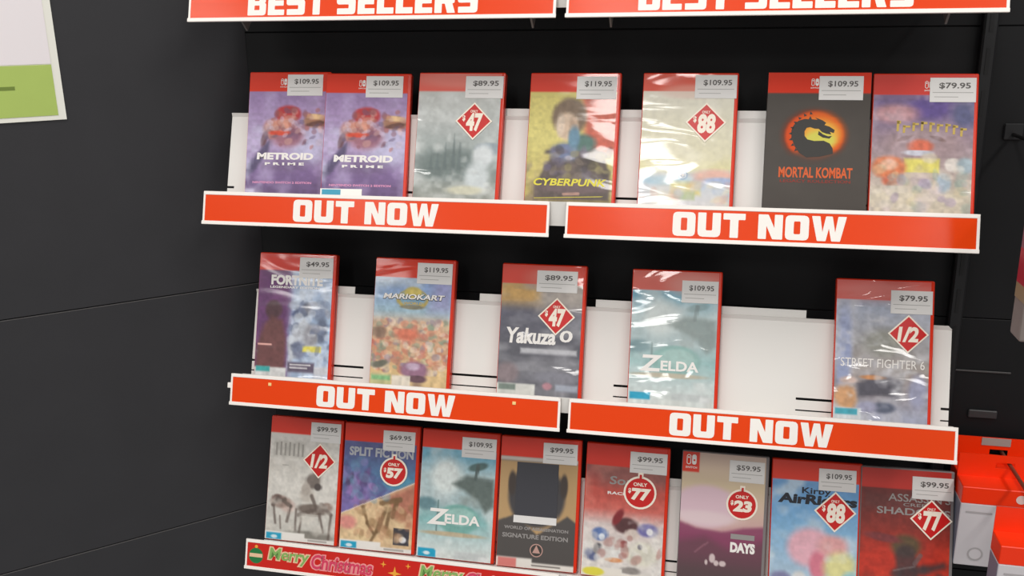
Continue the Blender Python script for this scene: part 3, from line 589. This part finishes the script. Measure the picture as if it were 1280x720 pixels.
a = Art((80, 90, 140), seed=32)
a.grad([(0, (72, 66, 100)), (.25, (76, 84, 130)), (.45, (70, 120, 156)), (.6, (110, 90, 150)), (1, (110, 90, 150))]); a.clouds((96, 100, 160), 4, 5, .45, .8, .6)
a.blob(.2, .52, .14, .12, (130, 100, 160), .7); a.blob(.3, .45, .05, .1, (90, 70, 120), .7, 20); a.blob(.1, .45, .04, .06, (70, 60, 96), .6, 20); a.blob(.42, .5, .08, .03, (150, 120, 180), .7, 30); a.blob(.75, .45, .2, .06, (70, 130, 160), .9)
a.poly([(-.1, .76), (1.1, .40), (1.1, 1.1), (-.1, 1.1)], (206, 172, 130), .015); lo = np.clip(((a.v-.73)+.3*a.u)*40, 0, 1); a.clouds((226, 200, 150), 3, 4, .45, .75, .8, lo); a.poly([(.62, .56), (1.05, .42), (1.05, .8), (.7, .72)], (160, 90, 74), .12, .85); a.blob(.1, .79, .12, .05, (210, 130, 120), .8)
br = (104, 78, 50)
for p in ((.55,.62,.78,.58,.07),(.6,.66,.5,.84,.06),(.5,.84,.42,.93,.04),(.30,.66,.36,.78,.04),(.36,.78,.46,.86,.04),(.66,.66,.62,.8,.05),(.74,.6,.7,.72,.06)): a.line(*p, br, .85, .03)
a.line(-.05, .745, 1.05, .415, .008, (226, 206, 190), .9); a.rect(.72, .80, .93, .935, (52, 50, 56), .01); a.blob(.84, .89, .05, .025, (206, 206, 210), .5); a.crowd([(130, 96, 60), (226, 196, 150), (176, 120, 90)], .62, .92, 50, .05, .2, 1, .35); a.crowd([(130, 110, 170), (70, 70, 120), (96, 140, 170)], .3, .6, 40, .05, 0, .6, .4); a.line(-.05, .745, 1.05, .415, .008, (226, 206, 190), .9); a.tex(.25); a.rating((24, 146, 186), .062, .21); a.band(.145, (214, 44, 26))
c = case(.1943, 3, 'game case split by a diagonal, blue above and tan below, with a round 57 sticker', a, yaw=1.3, lean=17.8, wrinkle=.15, seed=14, crough=.14, coat=.7)
title(c, [('SPLIT FICTION', .08, .93, .225, .072, I_s, .04, 0)]); price_label(c, .52, .045, '$69.95', -.0005, w=.044); discount(c, 'bauble', .68, .365, '57', -.0005, r=.0190)

a = art_teal(True, 33); a.rating((24, 146, 186), .075, .21, False); a.band(.145, (214, 44, 28))
c = case(.3021, 3, 'teal game case with a dark floating rock, third in the bottom row', a, yaw=.5, lean=18.2, wrinkle=.12, seed=15, crough=.16, coat=.6)
title(c, [('Z', .13, .39, .675, .125, I_w, .03, .12), ('ELDA', .35, .80, .685, .075, I_w, .03, 0)]); price_label(c, .52, .045, '$109.95', -.0005, w=.046)

a = Art((66, 62, 62), seed=34)
a.grad([(0, (120, 112, 106)), (.2, (110, 100, 90)), (.6, (70, 66, 64)), (1, (66, 62, 60))]); a.poly([(-.1, .19), (1.1, .19), (1.1, .68), (.86, .58), (.5, .74), (.2, .6), (-.1, .68)], (178, 142, 96), .04)
a.blob(.47, .45, .35, .24, (60, 58, 60), .2); a.blob(.16, .36, .05, .09, (60, 52, 48), .6); a.blob(.80, .36, .05, .09, (60, 52, 48), .6); a.rect(-.1, .155, 1.1, .185, (190, 180, 172), .02); a.rect(-.1, .92, .45, 1.1, (220, 214, 206), .02); a.rect(.4, .95, 1.1, 1.1, (220, 214, 206), .02); a.rect(.45, .965, .8, .975, (90, 84, 80), .01); a.rect(.03, .925, .26, .995, (206, 110, 104), .02)
a.band(.155, (214, 46, 32))
c = case(.4099, 3, 'tan and dark game case with a blank dark label over its picture, bottom row', a, yaw=1.5, lean=18, wrinkle=.15, seed=16, crough=.16, coat=.7)
b = MB(); b.box(-W/2+.215*W, -W/2+.73*W, -.0009, -.0004, H*(1-.60), H*(1-.195)); b.build('dark_label', mat('slate label', (66, 66, 72), .3, .5), c)
b = MB(); b.box(-W/2+.20*W, -W/2+.73*W, -.0011, -.0004, H*(1-.655), H*(1-.60)); b.build('white_strip', M_stick, c)
title(c, [('WORLD OF ASSASSINATION', .09, .88, .695, .024, I_g, .03, 0), ('SIGNATURE EDITION', .07, .88, .755, .034, I_g, .03, 0)])
b = MB(); cx, cz, r = -W/2+.50*W, H*(1-.855), .0085
b.poly([(cx+r*math.cos(2*PI*i/20), cz+r*math.sin(2*PI*i/20)) for i in range(20)], -.0006, 0, 0); b.poly([(cx+r*.85*math.cos(2*PI*i/20), cz+r*.85*math.sin(2*PI*i/20)) for i in range(20)], -.0007, 0, 1); b.poly([(cx-r*.6, cz-r*.4), (cx+r*.6, cz-r*.4), (cx, cz+r*.8)], -.0008, 0, 0); b.build('round_emblem', [ink('emblem pale', (190, 150, 140)), M_card], c)
price_label(c, .53, .035, '$99.95', -.0005, w=.044)

a = Art((206, 150, 140), seed=35)
a.grad([(0, (150, 80, 76)), (.2, (140, 74, 70)), (.35, (186, 70, 60)), (.48, (196, 90, 80)), (.6, (206, 190, 186)), (1, (214, 210, 204))]); a.clouds((206, 120, 106), 4, 5, .5, .8, .6, 1-a.below(.5, .1)); a.rect(.2, .2, 1.1, .3, (120, 84, 80), .2, .6)
a.blob(.52, .60, .15, .06, (74, 44, 46), .5); a.blob(.42, .54, .05, .07, (120, 36, 40), .6, 30); a.blob(.60, .66, .09, .04, (206, 190, 180), .6); a.blob(.21, .68, .10, .05, (80, 104, 160), .5); a.blob(.24, .70, .04, .025, (206, 214, 226), .6); a.blob(.78, .62, .12, .05, (96, 92, 150), .6); a.blob(.80, .63, .04, .025, (216, 214, 222), .6)
a.blob(.14, .83, .1, .05, (76, 84, 120), .6); a.blob(.2, .79, .06, .04, (60, 60, 66), .6); a.blob(.36, .80, .14, .06, (216, 214, 210), .6); a.blob(.40, .86, .1, .018, (206, 130, 80), .7); a.blob(.5, .74, .04, .03, (130, 60, 60), .6, 40); a.blob(.72, .80, .2, .09, (206, 202, 186), .6); a.clouds((220, 218, 214), 6, 8, .55, .8, .6, a.below(.55, .1)); a.blob(.6, .93, .12, .03, (130, 124, 120), .7); a.blob(.7, .75, .03, .02, (120, 116, 124), .7)
a.rect(-.1, .925, .5, 1.1, (222, 216, 206), .02); a.rect(.45, .955, 1.1, 1.1, (220, 214, 206), .02); a.blob(.16, .96, .13, .032, (214, 204, 60), .4); a.crowd([(214, 210, 204), (204, 196, 190), (150, 90, 84), (226, 222, 214)], .66, .9, 30, .05, 0, 1, .5); a.tex(.22); a.rect(-.1, .925, .5, 1.1, (222, 216, 206), .02); a.blob(.16, .96, .13, .032, (214, 204, 60), .4); a.band(.165, (214, 46, 34))
c = case(.5199, 3, 'red-topped white game case with blue splashes and a round 77 sticker, bottom row', a, lean=17.8, wrinkle=.2, seed=17, crough=.14, coat=.8)
title(c, [('Sonic', .30, .72, .27, .062, I_g, .02, .1), ('RACING', .28, .62, .365, .022, I_w, .03, 0)]); price_label(c, .53, .045, '$99.95', -.0005, w=.046); discount(c, 'bauble', .665, .345, '77', -.0005, r=.0205)

a = Art((206, 190, 160), seed=36)
a.grad([(0, (200, 172, 158)), (.25, (206, 184, 150)), (.4, (206, 176, 156)), (.56, (196, 150, 150)), (.62, (120, 60, 80)), (.72, (104, 50, 68)), (.85, (76, 50, 56)), (1, (66, 52, 54))]); a.blob(.30, .40, .38, .155, (214, 180, 192), .35); a.blob(.30, .48, .38, .05, (226, 206, 206), .9, 0, .6)
a.poly([(-.1, .50), (.2, .56), (.5, .575), (.75, .53), (1.1, .50), (1.1, 1.1), (-.1, 1.1)], (124, 52, 84), .06, .9); a.poly([(-.1, .68), (.3, .62), (.6, .7), (1.1, .6), (1.1, 1.1), (-.1, 1.1)], (92, 54, 66), .14, .9); a.rect(-.1, .80, 1.1, 1.1, (70, 54, 56), .2, .9); a.line(.2, .74, .34, .66, .02, (150, 96, 110), .5)
for p in ((.40, .77, .035, .03), (.45, .80, .03, .02), (.52, .80, .035, .02), (.33, .80, .015, .02)): a.blob(*p, (200, 180, 180), .5)
a.rect(0, -.1, .205, .155, (214, 46, 28), .012); a.rect(.02, .955, .22, 1.1, (60, 130, 100), .02); a.rect(.24, .965, 1.1, 1.1, (170, 150, 150), .02)
c = case(.6395, 3, 'cream and maroon game case in smoky plastic with a round 23 sticker, bottom row', a, shell=M_clear, lean=18, wrinkle=.22, seed=18, crough=.12)
console_mark(c, .11, .065, s=.0125)
title(c, [('DAYS', .60, .88, .675, .075, I_w, .06, 0)]); b = MB(); b.box(-W/2+.60*W, -W/2+.87*W, -.0006, -.0005, H*(1-.615), H*(1-.578)); b.build('title_band', I_g, c); price_label(c, .55, .045, '$59.95', -.0005, w=.042); discount(c, 'bauble', .71, .362, '23', -.0005, r=.0188)

a = Art((120, 166, 206), seed=37)
a.grad([(0, (110, 150, 200)), (.25, (92, 146, 200)), (.5, (120, 170, 210)), (.75, (150, 180, 206)), (1, (190, 206, 212))]); a.clouds((186, 206, 222), 3, 6, .5, .75, .8); a.blob(.45, .62, .25, .14, (222, 164, 178), .5); a.blob(.55, .74, .1, .1, (206, 110, 130), .7); a.blob(.7, .6, .16, .08, (214, 150, 150), .8)
a.blob(.78, .74, .18, .1, (216, 210, 140), .8, -30); a.blob(.48, .95, .2, .06, (226, 212, 130), .7); a.blob(.14, .86, .12, .06, (120, 120, 160), .7); a.blob(.18, .88, .05, .03, (206, 110, 90), .6); a.blob(.9, .82, .1, .05, (140, 190, 196), .8); a.blob(.34, .84, .07, .05, (206, 206, 206), .8); a.clouds((216, 224, 226), 5, 8, .55, .8, .7, a.below(.65, .2)); a.tex(.15); a.band(.145, (214, 46, 28))
c = case(.7493, 3, 'sky blue game case with pink and yellow splashes and an 88 diamond, bottom row', a, yaw=.9, roll=.3, lean=18, wrinkle=.2, seed=19, crough=.12)
title(c, [('Kirby', .34, .66, .222, .058, I_k, .02, 0), ('AirRiders', .08, .95, .278, .072, I_k, .05, .1)]); price_label(c, .52, .05, '$109.95', -.0005, w=.043); discount(c, 'diamond', .71, .352, '88', -.0005, r=.0242)

a = Art((150, 36, 28), seed=38)
a.grad([(0, (120, 30, 26)), (.2, (96, 40, 38)), (.4, (120, 40, 34)), (.6, (180, 42, 28)), (1, (170, 40, 28))]); a.clouds((196, 50, 30), 3, 4, .5, .8, .7, a.below(.45, .2)); a.rect(.04, .18, 1.1, .30, (92, 48, 46), .1, .7)
a.blob(.5, .54, .16, .08, (84, 66, 44), .7); a.blob(.25, .49, .2, .03, (110, 46, 48), .8, 8)
dk = (56, 44, 46)
for p in ((.5,.6,.55,.9,.22),(.4,.74,.7,.7,.10),(.7,.7,.9,.66,.07),(.86,.74,.98,.80,.06),(.45,.8,.3,1,.16),(.6,.85,.75,1,.14)): a.line(*p, dk, .85, .08)
a.line(.38, .72, .6, .68, .02, (110, 100, 100), .6); a.line(.6, .66, .66, .6, .05, (90, 84, 86), .7); a.clouds((120, 40, 34), 6, 8, .55, .8, .5); a.tex(.3); a.band(.145, (186, 40, 32))
c = case(.8520, 3, 'dark red game case in smoky plastic with a 77 diamond, bottom row right end', a, shell=M_clear, yaw=2.0, lean=18, wrinkle=.18, seed=20, crough=.14)
title(c, [("ASSASSIN'S", .30, .96, .205, .055, I_g, .01, 0), ('CREED', .46, .78, .252, .022, I_g, .01, 0), ('SHADOWS', .18, .96, .30, .050, I_g, .02, 0)]); price_label(c, .55, .05, '$99.95', -.0005, w=.046); discount(c, 'diamond', .76, .345, '77', -.0005, r=.0236)

# ------------------------------------------------------------------ notice on the left wall
LW = Matrix.Translation((CX, CY, 0)) @ Matrix.Rotation(TH, 4, 'Z')
n = empty('wall_notice', (0, 0, 0)); n.matrix_world = LW @ Matrix.Translation((-.2222, -.0012, .0890)) @ Matrix.Rotation(R_(-.6), 4, 'Y')
tag(n, 'white and green paper notice taped to the black wall at the upper left corner', 'notice')
b = MB(); b.box(-.21, 0, -.0006, .0006, 0, .30); b.build('paper', mat('notice paper', (244, 244, 234), .6), n)
b = MB(); b.box(-.206, -.0085, -.0012, -.0006, .0645, .296); b.build('white_field', mat('notice white', (245, 239, 242), .55), n)
b = MB(); b.box(-.206, -.0085, -.0012, -.0006, .0055, .0635); b.build('green_field', mat('notice green', (180, 204, 106), .55, noise=.05, nscale=30), n)
b = MB(); b.box(-.15, -.050, -.0015, -.0012, .0365, .0405); b.build('printed_rule', mat('ink olive', (118, 140, 60), .5), n)

# ------------------------------------------------------------------ hanging stock at the right
M_boxr = mat('red carton', (246, 52, 4), .35, noise=.03, nscale=20); M_boxw = mat('white carton', (206, 202, 206), .4); M_boxs = mat('carton side', (120, 124, 142), .4)
def carton(x, yf, label, sticker=False):
    wd_, dp, ht = .10, .032, .100
    root = tag(empty('hanging_carton', (x, yf, -.321-ht)), label, 'box', 'red and white cartons on the hook')
    b = MB(); b.bevbox(0, wd_, 0, dp, 0, ht-.0207, .0008, 1); o = b.build('carton_body', M_boxw, root)
    b = MB(); b.bevbox(-.0002, wd_+.0002, -.0002, dp, ht-.0207, ht, .0008, 1); b.build('red_band', M_boxr, root)
    b = MB(); b.box(-.0004, 0, .0015, dp-.0015, .002, ht-.022); b.build('side_print', M_boxs, root)
    # hang tab with a euro slot, standing up from the rear edge
    hz = .034 if sticker else .028; hx0, hx1, z0, z1 = wd_*.40, wd_*.60, ht+.012, ht+.019
    t = MB(); y0, y1 = dp-.0012, dp-.0002
    for (p, q, r, s) in ((0, hx0, ht-.001, ht+hz), (hx1, wd_, ht-.001, ht+hz), (hx0, hx1, ht-.001, z0), (hx0, hx1, z1, ht+hz)): t.box(p, q, y0, y1, r, s)
    t.build('hang_tab', M_boxr, root)
    e = MB(); cx, cz = .0215, .016
    for r, mi, yy in ((.0085, 0, -.0006), (.0065, 1, -.0008)): e.poly([(cx+r*math.cos(2*PI*i/20), cz+r*math.sin(2*PI*i/20)) for i in range(20)], yy, 0, mi)
    e.box(.006, .034, -.0006, -.0003, ht-.0320, ht-.030, 0); e.build('round_mark', [mat('ink carton grey', (172, 168, 170), .5), M_boxw], root)
    f = MB(); cx, cz = .062, ht-.0105
    f.poly([(cx+.0055*math.cos(2*PI*i/16), cz+.0055*math.sin(2*PI*i/16)) for i in range(16)], -.0007); f.bevbox(cx+.008, cx+.022, -.0009, -.0002, cz-.0045, cz+.0055, .0003, 1); f.build('band_mark', mat('ink pale pink', (226, 196, 190), .4), root)
    if sticker: s = MB(); s.box(.03, .062, y0-.0008, y0, ht+.024, ht+.0335); s.build('pale_sticker', mat('pale sticker', (160, 152, 146), .5), root)
    return root
carton(.9045, .029, 'red and white hanging carton beside the bottom row of cases, front band half hidden')
carton(.9065, .066, 'rearmost red hanging carton, only its tab showing above the one in front', True)
carton(.9120, -.100, 'nearest red and white hanging carton at the lower right corner of the picture')
def hook(x, z, y_end, label, rod=('brownish steel', (136, 104, 84))):
    r = tag(empty('peg_hook', (x, CY-.001, z)), label, 'hook', 'display hooks on the right panel')
    b = MB(); b.tube([(0, 0, 0), (0, y_end-CY+.004, 0), (0, y_end-CY, .004)], .0022, 8); b.build('rod', mat(*rod, .4), r, True)
    b = MB(); b.bevbox(-.010, .010, -.003, 0, -.006, .012, .001, 1); b.build('back_plate', mat('dark plate', (26, 26, 28), .45), r)
hook(.9605, -.3055, -.115, 'brownish steel hook through the tabs of the red hanging cartons')
hook(.9300, .070, -.165, 'dark hook carrying the pink topped pack at the right edge', ('blackened steel', (26, 25, 25)))
pk = tag(empty('hanging_pack', (.8860, -.150, -.0885)), 'grey hanging pack with pink and red upper print at the right edge', 'package')
b = MB(); b.bevbox(0, .10, 0, .03, 0, .143, .002, 2); b.build('pack_body', mat('pack grey', (128, 118, 114), .5), pk)
b = MB(); b.box(-.0006, .1006, -.0006, .028, .036, .050, 0); b.box(-.0006, .1006, -.0006, .028, .050, .082, 1); b.box(-.0006, .1006, -.0006, .028, .082, .130, 2); b.box(-.0006, .1006, -.0006, .028, .130, .1425, 3)
b.build('printed_band', [ink('pack beige', (150, 128, 96)), ink('pack red', (176, 36, 56)), ink('pack mauve', (110, 84, 104)), ink('pack pale', (150, 140, 146))], pk)
b = MB()
for (p, q, r, s) in ((0, .042, .142, .172), (.058, .10, .142, .172), (.042, .058, .142, .154), (.042, .058, .162, .172)): b.box(p, q, .014, .0152, r, s)
b.build('hang_tab', mat('pack tab', (150, 140, 146), .4), pk)
